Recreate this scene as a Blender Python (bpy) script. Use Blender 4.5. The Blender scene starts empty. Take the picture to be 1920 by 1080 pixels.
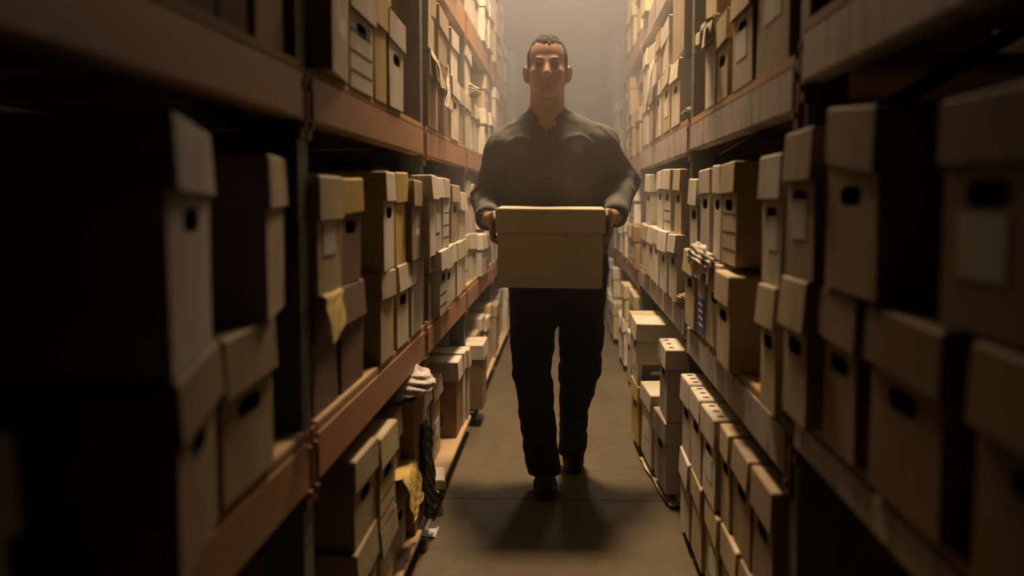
import bpy, bmesh, math, random
import numpy as np
from mathutils import Vector, Matrix, Euler

R = math.radians
SC = bpy.context.scene
COL = SC.collection
rnd = random.Random(11)

# ------------------------------------------------------------------ camera
cd = bpy.data.cameras.new('camera')
cam = bpy.data.objects.new('camera', cd); COL.objects.link(cam)
cam.location = (0, 0, 1.17)
cam.rotation_euler = (R(85.0303), 0, R(2.9172))
cd.sensor_width = 36.0
cd.lens = 1955.0 / 1920.0 * 36.0
cd.clip_start = 0.05
cd.dof.use_dof = True
cd.dof.focus_distance = 4.1
cd.dof.aperture_fstop = 2.0
SC.camera = cam

# ------------------------------------------------------------------ view, world, haze
SC.view_settings.view_transform = 'Standard'
SC.view_settings.look = 'None'
SC.view_settings.gamma = 1.0
SC.view_settings.exposure = -0.12
w = bpy.data.worlds.new('warehouse_air'); SC.world = w
w.use_nodes = True
nt = w.node_tree; nt.nodes.clear()
wo = nt.nodes.new('ShaderNodeOutputWorld')
bg = nt.nodes.new('ShaderNodeBackground')
bg.inputs[0].default_value = (0, 0, 0, 1); bg.inputs[1].default_value = 0
nt.links.new(bg.outputs[0], wo.inputs[0])
vs = nt.nodes.new('ShaderNodeVolumeScatter')      # smoky air: it hangs in the far part of the aisle and thickens upwards
vs.inputs['Color'].default_value = (1.0, 0.94, 0.88, 1)
vs.inputs['Anisotropy'].default_value = 0.5
HAZE = 0.12
geo = nt.nodes.new('ShaderNodeNewGeometry'); sep = nt.nodes.new('ShaderNodeSeparateXYZ')
nt.links.new(geo.outputs['Position'], sep.inputs[0])
def smooth(sock, a, b, lo, hi):
    n = nt.nodes.new('ShaderNodeMapRange'); n.interpolation_type = 'SMOOTHSTEP'
    for k, v in (('From Min', a), ('From Max', b), ('To Min', lo), ('To Max', hi)): n.inputs[k].default_value = v
    nt.links.new(sock, n.inputs['Value']); return n.outputs['Result']
mm = nt.nodes.new('ShaderNodeMath'); mm.operation = 'MULTIPLY'
nt.links.new(smooth(sep.outputs['Y'], 2.3, 4.8, 0.0, HAZE), mm.inputs[0])
nt.links.new(smooth(sep.outputs['Z'], 0.5, 1.7, 0.16, 1.0), mm.inputs[1])
nt.links.new(mm.outputs[0], vs.inputs['Density'])
nt.links.new(vs.outputs[0], wo.inputs['Volume'])
w.cycles.volume_step_size = 0.5
SC.cycles.diffuse_bounces = 1
SC.cycles.volume_bounces = 0

# ------------------------------------------------------------------ lamps of the aisle
def area(name, loc, rot, size, power, color):
    l = bpy.data.lights.new(name, 'AREA'); l.shape = 'DISK'; l.size = size
    l.energy = power; l.color = color
    o = bpy.data.objects.new(name, l); COL.objects.link(o)
    o.location = loc; o.rotation_euler = rot
    return o
WARM = (1.0, 0.69, 0.41)
def spot(name, loc, target, size, power, color, cone, blend):
    l = bpy.data.lights.new(name, 'SPOT'); l.shadow_soft_size = size; l.energy = power; l.color = color
    l.spot_size = R(cone); l.spot_blend = blend
    o = bpy.data.objects.new(name, l); COL.objects.link(o)
    o.location = loc; o.rotation_euler = (Vector(target) - Vector(loc)).to_track_quat('-Z', 'Y').to_euler()
    return o
spot('aisle_lamp', (-0.02, 4.78, 4.1), (0, 5.2, 0), 0.28, 1220, WARM, 122, .7)      # shaded high-bay lamp over the aisle
area('far_aisle_lamp', (0.0, 9.2, 4.6), (R(-25), 0, 0), 0.6, 140, (1.0, 0.77, 0.60))

# ------------------------------------------------------------------ materials
def new_mat(name):
    m = bpy.data.materials.new(name); m.use_nodes = True
    b = m.node_tree.nodes['Principled BSDF']
    return m, m.node_tree, b

def node(nt, typ, **kw):
    n = nt.nodes.new(typ)
    for k, v in kw.items():
        if k in n.inputs: n.inputs[k].default_value = v
        else: setattr(n, k, v)
    return n

def worn(name, c1, c2, scale=5.0, rough=0.8, vary=0.12, bump=0.15, stretch=(1, 1, 1), lo=0.35, hi=0.7, metal=0.0, detail=5):
    m, t, b = new_mat(name)
    tc = node(t, 'ShaderNodeTexCoord')
    oi = node(t, 'ShaderNodeObjectInfo')
    mp = node(t, 'ShaderNodeMapping'); mp.inputs['Scale'].default_value = stretch
    add = node(t, 'ShaderNodeVectorMath', operation='ADD')
    mul = node(t, 'ShaderNodeMath', operation='MULTIPLY'); mul.inputs[1].default_value = 37.0
    t.links.new(oi.outputs['Random'], mul.inputs[0])
    t.links.new(tc.outputs['Object'], mp.inputs['Vector'])
    t.links.new(mp.outputs[0], add.inputs[0]); t.links.new(mul.outputs[0], add.inputs[1])
    nz = node(t, 'ShaderNodeTexNoise', Scale=scale, Detail=detail, Roughness=0.62)
    t.links.new(add.outputs[0], nz.inputs['Vector'])
    rp = node(t, 'ShaderNodeValToRGB')
    rp.color_ramp.elements[0].position = lo; rp.color_ramp.elements[1].position = hi
    rp.color_ramp.elements[0].color = (*c2, 1); rp.color_ramp.elements[1].color = (*c1, 1)
    t.links.new(nz.outputs['Fac'], rp.inputs[0])
    hsv = node(t, 'ShaderNodeHueSaturation')
    mr = node(t, 'ShaderNodeMapRange')
    mr.inputs['To Min'].default_value = 1 - vary; mr.inputs['To Max'].default_value = 1 + vary
    t.links.new(oi.outputs['Random'], mr.inputs['Value'])
    t.links.new(mr.outputs[0], hsv.inputs['Value'])
    t.links.new(rp.outputs[0], hsv.inputs['Color'])
    t.links.new(hsv.outputs[0], b.inputs['Base Color'])
    b.inputs['Roughness'].default_value = rough
    b.inputs['Metallic'].default_value = metal
    if bump:
        bp = node(t, 'ShaderNodeBump', Strength=bump, Distance=0.004)
        n2 = node(t, 'ShaderNodeTexNoise', Scale=scale * 7, Detail=3)
        t.links.new(add.outputs[0], n2.inputs['Vector'])
        t.links.new(n2.outputs['Fac'], bp.inputs['Height'])
        t.links.new(bp.outputs[0], b.inputs['Normal'])
    return m

def flat(name, c, rough=0.8, spec=0.3):
    m, t, b = new_mat(name)
    b.inputs['Base Color'].default_value = (*c, 1); b.inputs['Roughness'].default_value = rough
    b.inputs['Specular IOR Level'].default_value = spec
    return m

M = {}
M['white'] = worn('white_cardboard', (.72, .645, .53), (.53, .45, .34), 7)
M['cream'] = worn('cream_cardboard', (.60, .475, .29), (.42, .325, .19), 7)
M['tan'] = worn('tan_cardboard', (.40, .30, .19), (.31, .22, .13), 6)
M['kraft'] = worn('kraft_cardboard', (.34, .215, .11), (.26, .155, .075), 6)
M['brown'] = worn('brown_cardboard', (.22, .125, .07), (.16, .085, .045), 6)
M['yellow'] = worn('yellow_card', (.62, .44, .12), (.52, .35, .08), 6)
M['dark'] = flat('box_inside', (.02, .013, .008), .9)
M['ink'] = flat('printing_ink', (.10, .075, .06), .7)
M['paper'] = worn('paper_label', (.72, .69, .63), (.6, .56, .5), 9, .75)
M['blue'] = flat('blue_label', (.09, .10, .30), .6)
M['red'] = flat('red_label', (.35, .02, .015), .6)
M['dots'] = flat('rust_dots', (.13, .03, .015), .7)
M['orange_paint'] = worn('orange_beam_paint', (.47, .215, .09), (.36, .215, .13), 3.2, .5, .05, .1, (1, .7, 4), .36, .62)
M['grey_paint'] = worn('pale_beam_paint', (.46, .40, .35), (.22, .14, .115), 5.0, .5, .05, .1, (1, 3.4, .9), .36, .50)
M['connector'] = worn('rusty_connector', (.30, .10, .04), (.14, .05, .025), 18, .6, .05)
M['wood'] = worn('shelf_wood', (.50, .32, .15), (.36, .21, .09), 4, .75, .06, .2, (1, .25, 1))
M['plank'] = worn('pale_plank', (.60, .42, .24), (.45, .29, .15), 4, .75, .06, .2, (1, .25, 1))
M['shoe'] = flat('black_leather', (.008, .007, .006), .6, .2)
M['trousers'] = worn('black_trouser_cloth', (.007, .006, .005), (.005, .0045, .004), 30, .95, 0, .2)
M['shirt'] = worn('charcoal_shirt_cloth', (.105, .100, .088), (.078, .074, .064), 40, .85, 0, .25)
M['skin'] = worn('skin', (.42, .24, .155), (.36, .20, .125), 14, .5, 0, .05)
M['hair'] = worn('short_dark_hair', (.018, .012, .008), (.010, .007, .005), 90, .8, 0, .5)
M['eye'] = flat('eye', (.10, .08, .07), .2)
M['button'] = flat('button', (.03, .03, .03), .4)
M['plastic_black'] = flat('black_plastic', (.006, .006, .006), .35)
M['plastic_white'] = flat('crumpled_white_plastic', (.62, .55, .49), .5)
M['grey_cloth'] = worn('grey_crumpled_cloth', (.24, .21, .19), (.17, .15, .13), 12, .9)

def upright_mat(name, c1, c2):
    """painted steel with punched slots down the face"""
    m = worn(name, c1, c2, 6, .5, .05, .1, (1, 1, .5))
    t = m.node_tree; b = t.nodes['Principled BSDF']
    src = b.inputs['Base Color'].links[0].from_socket
    tc = node(t, 'ShaderNodeTexCoord'); sep = node(t, 'ShaderNodeSeparateXYZ')
    t.links.new(tc.outputs['Object'], sep.inputs[0])
    def math(op, a, bb=None):
        n = node(t, 'ShaderNodeMath', operation=op)
        for i, x in enumerate((a, bb)):
            if x is None: continue
            if hasattr(x, 'is_linked'): t.links.new(x, n.inputs[i])
            else: n.inputs[i].default_value = x
        return n.outputs[0]
    z = math('SUBTRACT', math('FRACT', math('MULTIPLY', sep.outputs['Z'], 1 / .076)), .5)
    z = math('MULTIPLY', z, .076)
    ax = math('SUBTRACT', math('ABSOLUTE', sep.outputs['Y']), .020)
    d = math('SQRT', math('ADD', math('MULTIPLY', z, z), math('MULTIPLY', ax, ax)))
    hole = math('LESS_THAN', d, .0075)
    mix = node(t, 'ShaderNodeMix', data_type='RGBA')
    t.links.new(hole, mix.inputs[0]); t.links.new(src, mix.inputs[6]); mix.inputs[7].default_value = (.01, .008, .006, 1)
    t.links.new(mix.outputs[2], b.inputs['Base Color'])
    return m
M['post'] = upright_mat('blue_grey_post_paint', (.135, .135, .125), (.085, .08, .07))

def concrete():
    m, t, b = new_mat('concrete_floor')
    tc = node(t, 'ShaderNodeTexCoord')
    n1 = node(t, 'ShaderNodeTexNoise', Scale=1.6, Detail=6, Roughness=.6)
    n2 = node(t, 'ShaderNodeTexNoise', Scale=14, Detail=5, Roughness=.65)
    mp = node(t, 'ShaderNodeMapping'); mp.inputs['Scale'].default_value = (1, .55, 1)
    t.links.new(tc.outputs['Object'], mp.inputs[0])
    t.links.new(mp.outputs[0], n1.inputs['Vector']); t.links.new(tc.outputs['Object'], n2.inputs['Vector'])
    mx = node(t, 'ShaderNodeMix', data_type='FLOAT'); mx.inputs[0].default_value = .4
    t.links.new(n1.outputs['Fac'], mx.inputs[2]); t.links.new(n2.outputs['Fac'], mx.inputs[3])
    rp = node(t, 'ShaderNodeValToRGB')
    rp.color_ramp.elements[0].position = .33; rp.color_ramp.elements[1].position = .68
    rp.color_ramp.elements[0].color = (.080, .062, .034, 1); rp.color_ramp.elements[1].color = (.150, .118, .066, 1)
    t.links.new(mx.outputs[0], rp.inputs[0]); t.links.new(rp.outputs[0], b.inputs['Base Color'])
    b.inputs['Roughness'].default_value = .75
    b.inputs['Specular IOR Level'].default_value = .18
    bp = node(t, 'ShaderNodeBump', Strength=.12, Distance=.004)
    t.links.new(n2.outputs['Fac'], bp.inputs['Height']); t.links.new(bp.outputs[0], b.inputs['Normal'])
    return m
M['concrete'] = concrete()

def wall_mat(name, c1, c2):
    m, t, b = new_mat(name)
    tc = node(t, 'ShaderNodeTexCoord')
    mp = node(t, 'ShaderNodeMapping'); mp.inputs['Scale'].default_value = (.25, 1, 1.8)
    t.links.new(tc.outputs['Object'], mp.inputs[0])
    n1 = node(t, 'ShaderNodeTexNoise', Scale=2.2, Detail=4)
    t.links.new(mp.outputs[0], n1.inputs['Vector'])
    rp = node(t, 'ShaderNodeValToRGB')
    rp.color_ramp.elements[0].position = .35; rp.color_ramp.elements[1].position = .65
    rp.color_ramp.elements[0].color = (*c2, 1); rp.color_ramp.elements[1].color = (*c1, 1)
    t.links.new(n1.outputs['Fac'], rp.inputs[0]); t.links.new(rp.outputs[0], b.inputs['Base Color'])
    b.inputs['Roughness'].default_value = .8
    return m
M['wall'] = wall_mat('painted_panel_wall', (.36, .32, .26), (.22, .195, .155))
M['wall_dark'] = flat('dark_wall', (.016, .013, .010), .9, .1)
M['carried'] = worn('pale_cardboard', (.60, .50, .34), (.54, .44, .29), 5, .75, .02)
M['conduit'] = flat('grey_conduit', (.03, .028, .025), .8)
M['wall_light'] = wall_mat('pale_panel', (.75, .68, .58), (.66, .60, .50))

# ------------------------------------------------------------------ mesh helpers
def obj(name, bm, mats, parent=None, loc=None, rot=None, smooth=False):
    me = bpy.data.meshes.new(name)
    bmesh.ops.recalc_face_normals(bm, faces=bm.faces)
    bm.to_mesh(me); bm.free()
    if not isinstance(mats, (list, tuple)): mats = [mats]
    for m in mats: me.materials.append(m)
    if smooth:
        me.polygons.foreach_set('use_smooth', [True] * len(me.polygons))
    o = bpy.data.objects.new(name, me); COL.objects.link(o)
    if parent is not None: o.parent = parent
    if loc is not None: o.location = loc
    if rot is not None: o.rotation_euler = rot
    return o

def empty(name, loc=(0, 0, 0), rot=(0, 0, 0)):
    o = bpy.data.objects.new(name, None); COL.objects.link(o)
    o.empty_display_size = .1
    o.location = loc; o.rotation_euler = rot
    return o

LABELS = {}
def tag(o, label, cat, group=None):
    n = len(label.replace(',', ' ').split())
    assert 4 <= n <= 16, (n, label)
    assert label not in LABELS, label
    LABELS[label] = 1
    o['label'] = label; o['category'] = cat
    if group: o['group'] = group
    return o

def box(bm, x0, x1, y0, y1, z0, z1, bevel=0, mi=0, jit=0):
    vs_ = [bm.verts.new((x, y, z)) for z in (z0, z1) for x, y in ((x0, y0), (x1, y0), (x1, y1), (x0, y1))]
    if jit:
        for v in vs_: v.co += Vector([rnd.uniform(-jit, jit) for _ in range(3)])
    fs = [(3, 2, 1, 0), (4, 5, 6, 7), (0, 1, 5, 4), (1, 2, 6, 5), (2, 3, 7, 6), (3, 0, 4, 7)]
    faces = [bm.faces.new([vs_[i] for i in f]) for f in fs]
    for f in faces: f.material_index = mi
    if bevel:
        es = list({e for f in faces for e in f.edges})
        bmesh.ops.bevel(bm, geom=es, offset=bevel, segments=2, affect='EDGES', clamp_overlap=True)
    return vs_

def bar(bm, p, q, wx, wy):
    """box bar from p to q"""
    p = Vector(p); q = Vector(q); d = (q - p)
    L = d.length; rot = d.to_track_quat('Z', 'Y').to_matrix().to_4x4()
    vs_ = box(bm, -wx / 2, wx / 2, -wy / 2, wy / 2, 0, L)
    for v in vs_: v.co = (Matrix.Translation(p) @ rot) @ v.co

# ------------------------------------------------------------------ the setting
def structure(name, bm, mat):
    o = obj(name, bm, mat); o['kind'] = 'structure'; return o
bm = bmesh.new()
JY = 3.968
box(bm, -3.0, 3.0, -1.0, JY - .003, -.12, 0)
box(bm, -3.0, 3.0, JY + .003, 13.6, -.12, 0)
box(bm, -3.0, 3.0, JY - .003, JY + .003, -.12, -.012)
structure('floor', bm, M['concrete'])
bm = bmesh.new(); box(bm, -3, 3, -1, 13.6, 5.3, 5.4); structure('ceiling', bm, M['wall_dark'])
bm = bmesh.new(); box(bm, -1.72, -1.62, -1, 13.6, -.12, 5.4); structure('wall_left', bm, M['wall_dark'])
bm = bmesh.new(); box(bm, 1.62, 1.72, -1, 13.6, -.12, 5.4); structure('wall_right', bm, M['wall_dark'])
bm = bmesh.new(); box(bm, -3.1, 3.1, -1.1, -1, -.12, 5.4); structure('wall_front', bm, M['wall_dark'])
bm = bmesh.new()
zs = 0.0; WY = 12.6
hs = [.62, .36, .36, .30, .42, .36, .30, .36, .40, .36, .42, .5, .6]
for h in hs:
    box(bm, -3.1, 3.1, WY, WY + .1, zs + .009, zs + h - .009, .004)
    zs += h
box(bm, -3.1, 3.1, WY + .03, WY + .11, -.12, 5.4)
structure('wall_back', bm, M['wall'])
bm = bmesh.new(); box(bm, .425, .485, WY - .05, WY, 0, 3.45, .004); structure('trim_1', bm, M['conduit'])
bm = bmesh.new(); box(bm, .10, .415, WY - .018, WY, 2.75, 3.3, .004); structure('trim_2', bm, M['wall_light'])
bm = bmesh.new(); box(bm, .50, .72, WY - .018, WY, 2.45, 3.3, .004); structure('trim_3', bm, M['wall_light'])

# ------------------------------------------------------------------ racks
XL, XR = -.487, .44
LP = [.34, 1.972, 3.63, 5.16, 7.05, 8.85, 10.6]
RP = [.20, 2.035, 3.80, 6.24, 8.20, 10.25]
ORD = ['first', 'second', 'third', 'fourth', 'fifth', 'sixth', 'seventh', 'eighth', 'ninth', 'tenth', 'eleventh', 'twelfth']
RACK = {'L': 'orange rack', 'R': 'grey rack'}

def upright(side, i, Y, H=3.05, depth=.98):
    s = 1 if side == 'L' else -1           # +1: the aisle lies towards +X
    X = (XL - .012) if side == 'L' else (XR + .012)
    root = empty('upright_frame', (X, Y, 0), (0, 0, 0 if s > 0 else math.pi))
    tag(root, f'steel rack upright with slotted posts, {ORD[i]} from the camera, {RACK[side]}', 'rack upright', f'uprights of the {RACK[side]}')
    for nm, x1 in (('front_post', 0), ('rear_post', -depth + .075)):
        bm = bmesh.new(); t = .006; x0 = x1 - .075; hw = .036
        box(bm, x1 - t, x1, -hw, hw, .006, H)
        box(bm, x0, x1 - t, -hw, -hw + t, .006, H)
        box(bm, x0, x1 - t, hw - t, hw, .006, H)
        box(bm, x0, x0 + t, -hw + t, -hw + .02, .006, H)
        box(bm, x0, x0 + t, hw - .02, hw - t, .006, H)
        obj(nm, bm, M['post'], root)
        bm = bmesh.new(); box(bm, x0 - .012, x1 + .022, -.062, .062, 0, .006)
        obj('foot_plate', bm, M['post'], root)
    bm = bmesh.new(); z = .25; k = 0
    while z + .55 < H:
        a, b_ = (-.075, -depth + .075)
        if k % 2: a, b_ = b_, a
        bar(bm, (a, 0, z), (b_, 0, z + .5), .03, .03); z += .52; k += 1
    bar(bm, (-.075, 0, .16), (-depth + .075, 0, .16), .03, .03)
    bar(bm, (-.075, 0, H - .12), (-depth + .075, 0, H - .12), .03, .03)
    obj('brace', bm, M['post'], root)
for i, Y in enumerate(LP): upright('L', i, Y, 2.62 if Y > 8 else 3.05)
for i, Y in enumerate(RP): upright('R', i, Y, 2.62 if Y > 10 else 3.05)

SHELFWORD = {'floor': 'floor level', 'mid': 'waist-high shelf', 'upper': 'head-high shelf', 'third': 'topmost shelf'}
def beam(side, bay, sh, z0, z1, mat):
    P = LP if side == 'L' else RP
    Y0, Y1 = P[bay - 1] + .040, P[bay] - .040
    s = 1 if side == 'L' else -1
    X = XL if side == 'L' else XR
    L = Y1 - Y0
    root = empty('shelf_beam', (X, (Y0 + Y1) / 2, z0), (0, 0, 0 if s > 0 else math.pi))
    col = 'orange' if mat == 'orange_paint' else 'pale grey'
    tag(root, f'scuffed {col} steel shelf beam, {SHELFWORD[sh]}, {ORD[bay-1]} bay from the camera, {RACK[side]}', 'shelf beam', f'beams of the {RACK[side]}')
    bm = bmesh.new(); h = z1 - z0
    box(bm, -.045, 0, -L / 2, L / 2, 0, h, .005)
    obj('rail', bm, M[mat], root)
    for e in (-1, 1):
        bm = bmesh.new(); y = e * (L / 2)
        a, b_ = sorted((y - e * .004, y + e * .034))
        box(bm, -.011, -.004, a, b_, -.035, h + .012, .0015)
        for zz in (-.015, h - .03):
            box(bm, -.004, .003, y + e * .008, y + e * .022, zz, zz + .014)
        obj('end_connector', bm, M['connector'], root)

def shelf_board(side, bay, sh, ztop, th=.018, X=None, mat='wood', word='particle-board shelf panel'):
    P = LP if side == 'L' else RP
    Y0, Y1 = P[bay - 1] + .045, P[bay] - .045
    s = 1 if side == 'L' else -1
    X = X if X is not None else (XL - .003 if side == 'L' else XR + .003)
    x0, x1 = sorted((X, X - s * .95))
    bm = bmesh.new(); box(bm, x0, x1, Y0, Y1, ztop - th, ztop, .002)
    o = obj('shelf_board', bm, M[mat])
    tag(o, f'{word}, {SHELFWORD[sh]}, {ORD[bay-1]} bay from the camera, {RACK[side]}', 'shelf board', f'shelf boards of the {RACK[side]}')

ZB = {}                                     # top of each shelf board
for bay in range(1, 7):
    beam('L', bay, 'mid', .607, .709, 'orange_paint'); shelf_board('L', bay, 'mid', .727); ZB['L', bay, 'mid'] = .727
    beam('L', bay, 'upper', 1.314, 1.404, 'orange_paint'); shelf_board('L', bay, 'upper', 1.422); ZB['L', bay, 'upper'] = 1.422
    if bay in (3, 4, 5):
        beam('L', bay, 'third', 1.95, 2.065, 'orange_paint'); shelf_board('L', bay, 'third', 2.083); ZB['L', bay, 'third'] = 2.083
RB = {1: ((.690, .752), (1.383, 1.475)), 2: ((.612, .712), (1.335, 1.425)), 3: ((.655, .755), (1.33, 1.435)), 4: ((.62, .72), (1.32, 1.42)), 5: ((.62, .72), (1.32, 1.42))}
for bay in range(1, 6):
    (a, b_), (c, d) = RB[bay]
    mt = 'grey_paint' if bay < 4 else 'orange_paint'
    beam('R', bay, 'mid', a, b_, mt); shelf_board('R', bay, 'mid', b_ + .018); ZB['R', bay, 'mid'] = b_ + .018
    beam('R', bay, 'upper', c, d, mt); shelf_board('R', bay, 'upper', d + .022, .022); ZB['R', bay, 'upper'] = d + .022
    if bay in (3, 4):
        beam('R', bay, 'third', 2.03, 2.145, mt); shelf_board('R', bay, 'third', 2.163); ZB['R', bay, 'third'] = 2.163
# floor-level planks
def floor_plank(side, bay, X, ztop, word):
    P = LP if side == 'L' else RP
    Y0, Y1 = P[bay - 1] + .07, P[bay] - .07
    s = 1 if side == 'L' else -1
    root = empty('floor_pallet', (X, (Y0 + Y1) / 2, 0), (0, 0, 0 if s > 0 else math.pi))
    tag(root, f'{word}, floor level, {ORD[bay-1]} bay from the camera, {RACK[side]}', 'pallet', f'pallet boards under the {RACK[side]}')
    L = Y1 - Y0
    bm = bmesh.new()
    for k in range(6):
        x1 = -.16 * k
        box(bm, x1 - .148, x1, -L / 2, L / 2, ztop - .018, ztop, .002, jit=.0015)
    obj('boards', bm, M['plank'], root)
    for y in (-L / 2 + .06, 0, L / 2 - .06):
        bm = bmesh.new(); box(bm, -.94, -.03, y - .02, y + .02, 0, ztop - .018)
        obj('runner', bm, M['wood'], root)
for bay in range(1, 7):
    floor_plank('L', bay, -.462, .092, 'pale wooden plank pallet'); ZB['L', bay, 'floor'] = .092
for bay in range(1, 6):
    floor_plank('R', bay, .432 if bay < 3 else .425, .045, 'low wooden plank pallet'); ZB['R', bay, 'floor'] = .045

# ------------------------------------------------------------------ archive boxes
COLWORD = {'white': 'white', 'cream': 'cream', 'tan': 'tan', 'kraft': 'brown kraft', 'brown': 'dark brown', 'yellow': 'yellow'}

def body_bm(w_, d, h, hole_z):
    """box whose front face (x = 0) has a rounded hand hole; returns bm and the hole loop"""
    bm = bmesh.new()
    j = lambda a: rnd.uniform(-a, a)
    V = {}
    for ix, x in (('f', 0), ('b', -d)):
        for iy, y in (('0', -w_ / 2), ('1', w_ / 2)):
            for iz, z in (('0', 0), ('1', h)):
                V[ix + iy + iz] = bm.verts.new((x + (j(.004) if z else 0), y + j(.003), z))
    q = lambda *k: bm.faces.new([V[i] if isinstance(i, str) else i for i in k])
    q('b00', 'b01', 'b11', 'b10'); q('f00', 'f01', 'b01', 'b00'); q('f10', 'b10', 'b11', 'f11')
    q('f01', 'f11', 'b11', 'b01'); q('f00', 'b00', 'b10', 'f10')
    loop = None
    if hole_z:
        a, r = min(.042, w_ * .2), .015
        pts = [(-a, -r), (a, -r), (a + r, -r * .4), (a + r, r * .4), (a, r), (-a, r), (-a - r, r * .4), (-a - r, -r * .4)]
        H = [bm.verts.new((0, y, hole_z + z)) for y, z in pts]
        q('f00', 'f10', H[1], H[0]); q('f10', H[2], H[1]); q('f10', 'f11', H[3], H[2]); q('f11', H[4], H[3])
        q('f11', 'f01', H[5], H[4]); q('f01', H[6], H[5]); q('f01', 'f00', H[7], H[6]); q('f00', H[0], H[7])
        loop = [(p[0], hole_z + p[1]) for p in pts]
    else:
        q('f00', 'f10', 'f11', 'f01')
    return bm, loop

def lid_bm(w_, d, s):
    bm = bmesh.new(); o = .006; t = .004
    W, D0, D1 = w_ / 2 + o, -d - o, o
    fl = [rnd.uniform(0, .006) for _ in range(4)]
    def ring(g, z, e=0):
        return [bm.verts.new((D1 - g + (e and fl[0]), -W + g - (e and fl[1]), z)), bm.verts.new((D1 - g + (e and fl[0]), W - g + (e and fl[2]), z)),
                bm.verts.new((D0 + g, W - g + (e and fl[2]), z)), bm.verts.new((D0 + g, -W + g - (e and fl[1]), z))]
    r0 = ring(.004, 0); r1 = ring(0, -.004); r2 = ring(0, -s, 1); r3 = ring(t, -s, 1); r4 = ring(t + .001, -t)
    bm.faces.new(r0); bm.faces.new(r4)
    for A, B in ((r0, r1), (r1, r2), (r2, r3), (r3, r4)):
        for i in range(4): bm.faces.new((A[i], A[(i + 1) % 4], B[(i + 1) % 4], B[i]))
    return bm

def archive_box(side, Y0, Y1, Xn, Xf, z, h, color, opts, label, group=None, d=None, far=False):
    s = 1 if side == 'L' else -1
    dx, dy = Xf - Xn, Y1 - Y0
    wid = math.hypot(dx, dy) - .014
    th = math.atan2(-dx, dy) if s > 0 else math.atan2(dx, -dy)
    d = d or (.40 if h < .36 else .42)
    ry = R(rnd.uniform(-.4, .4)); rx = 0
    root = empty('archive_box', ((Xn + Xf) / 2, (Y0 + Y1) / 2, z), (rx, ry * 0, th))
    tag(root, label, 'box', group)
    lid = 'nolid' not in opts
    s_k = rnd.uniform(.070, .090) if h < .36 else .07
    hz = (h - s_k - .033) if ('hole' in opts) else None
    bm, loop = body_bm(wid, d, h - .005 if lid else h, hz)
    mat = M[color]
    b = obj('body', bm, mat, root)
    if loop:
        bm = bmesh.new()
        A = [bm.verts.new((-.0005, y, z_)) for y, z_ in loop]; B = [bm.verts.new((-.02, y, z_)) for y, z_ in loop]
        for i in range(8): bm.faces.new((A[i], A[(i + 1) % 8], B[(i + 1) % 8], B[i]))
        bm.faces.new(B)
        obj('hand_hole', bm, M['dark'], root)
    if lid:
        lm = M['yellow'] if 'lidyellow' in opts else M['white'] if 'lidwhite' in opts else mat
        rot = (R(rnd.uniform(-1.5, 1.5)), R(rnd.uniform(-1, 1)), R(rnd.uniform(-1, 1)))
        up = 0
        if 'lidtilt' in opts: rot = (R(rnd.choice((-1, 1)) * rnd.uniform(2.5, 4.5)), R(rnd.uniform(1, 4)), R(rnd.uniform(-2, 2))); up = .010
        lo = obj('lid', lid_bm(wid, d, s_k), lm, root, (0, 0, h + up), rot)
        if 'lidyellow' in opts: lo['label'] = 'yellow cardboard lid'
        if 'lidwhite' in opts: lo['label'] = 'white cardboard lid'
        if 'dots' in opts:
            bm = bmesh.new()
            for k in range(3):
                y = -wid / 2 + wid * (k + .5) / 3
                bmesh.ops.create_circle(bm, cap_ends=True, segments=10, radius=.011, matrix=Matrix.Translation((-.02, y, .0012)))
                box(bm, -.025, -.015, y - .006, y + .006, -.001, .0012)
            obj('lid_rivet', bm, M['dots'], lo)
    if 'lines' in opts:
        bm = bmesh.new()
        for zz in (.15, .32, .5):
            box(bm, -.001, .0012, -wid * .46, wid * .46, h * zz, h * zz + .0025)
        obj('printed_lines', bm, M['ink'], root)
    if 'label' in opts:
        bm = bmesh.new(); yy = rnd.uniform(-.03, .03); zz = h * rnd.uniform(.2, .36)
        box(bm, -.001, .0014, yy - wid * .26, yy + wid * .26, zz, zz + .07)
        obj('paper_label', bm, M['paper'], root)
    if 'side' in opts:                                # dark printed panel on the side towards the aisle's near end
        y = -wid / 2 if s > 0 else wid / 2
        ys = sorted((y, y + (.0015 if y > 0 else -.0015)))
        bm = bmesh.new(); box(bm, -.15, -.02, ys[0], ys[1], .012, .095)
        l = obj('printed_panel', bm, M['ink'], root); l['label'] = 'dark printed panel'
        bm = bmesh.new(); box(bm, -.10, -.06, ys[0] + .0005, ys[1] + .0006, .05, .065); box(bm, -.15, -.02, ys[0], ys[1] + .0002, .105, .109); box(bm, -.15, -.02, ys[0], ys[1] + .0002, .165, .168)
        obj('printed_lines', bm, M['paper'], l)
    if 'blue' in opts:
        bm = bmesh.new(); box(bm, -.001, .0015, -wid * .45, wid * .40, .01, .12)
        l = obj('printed_panel', bm, M['blue'], root); l['label'] = 'blue printed panel'
        bm = bmesh.new()
        for k in range(4): box(bm, .001, .002, -wid * .36, wid * .3, .03 + k * .022, .036 + k * .022)
        obj('printed_lines', bm, M['paper'], l)
    if 'red' in opts:
        bm = bmesh.new(); box(bm, -.001, .0075, wid * .40, wid * .5, h - .075, h - .03)
        l = obj('sticker', bm, M['red'], root); l['label'] = 'small red sticker'
    return root

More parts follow.
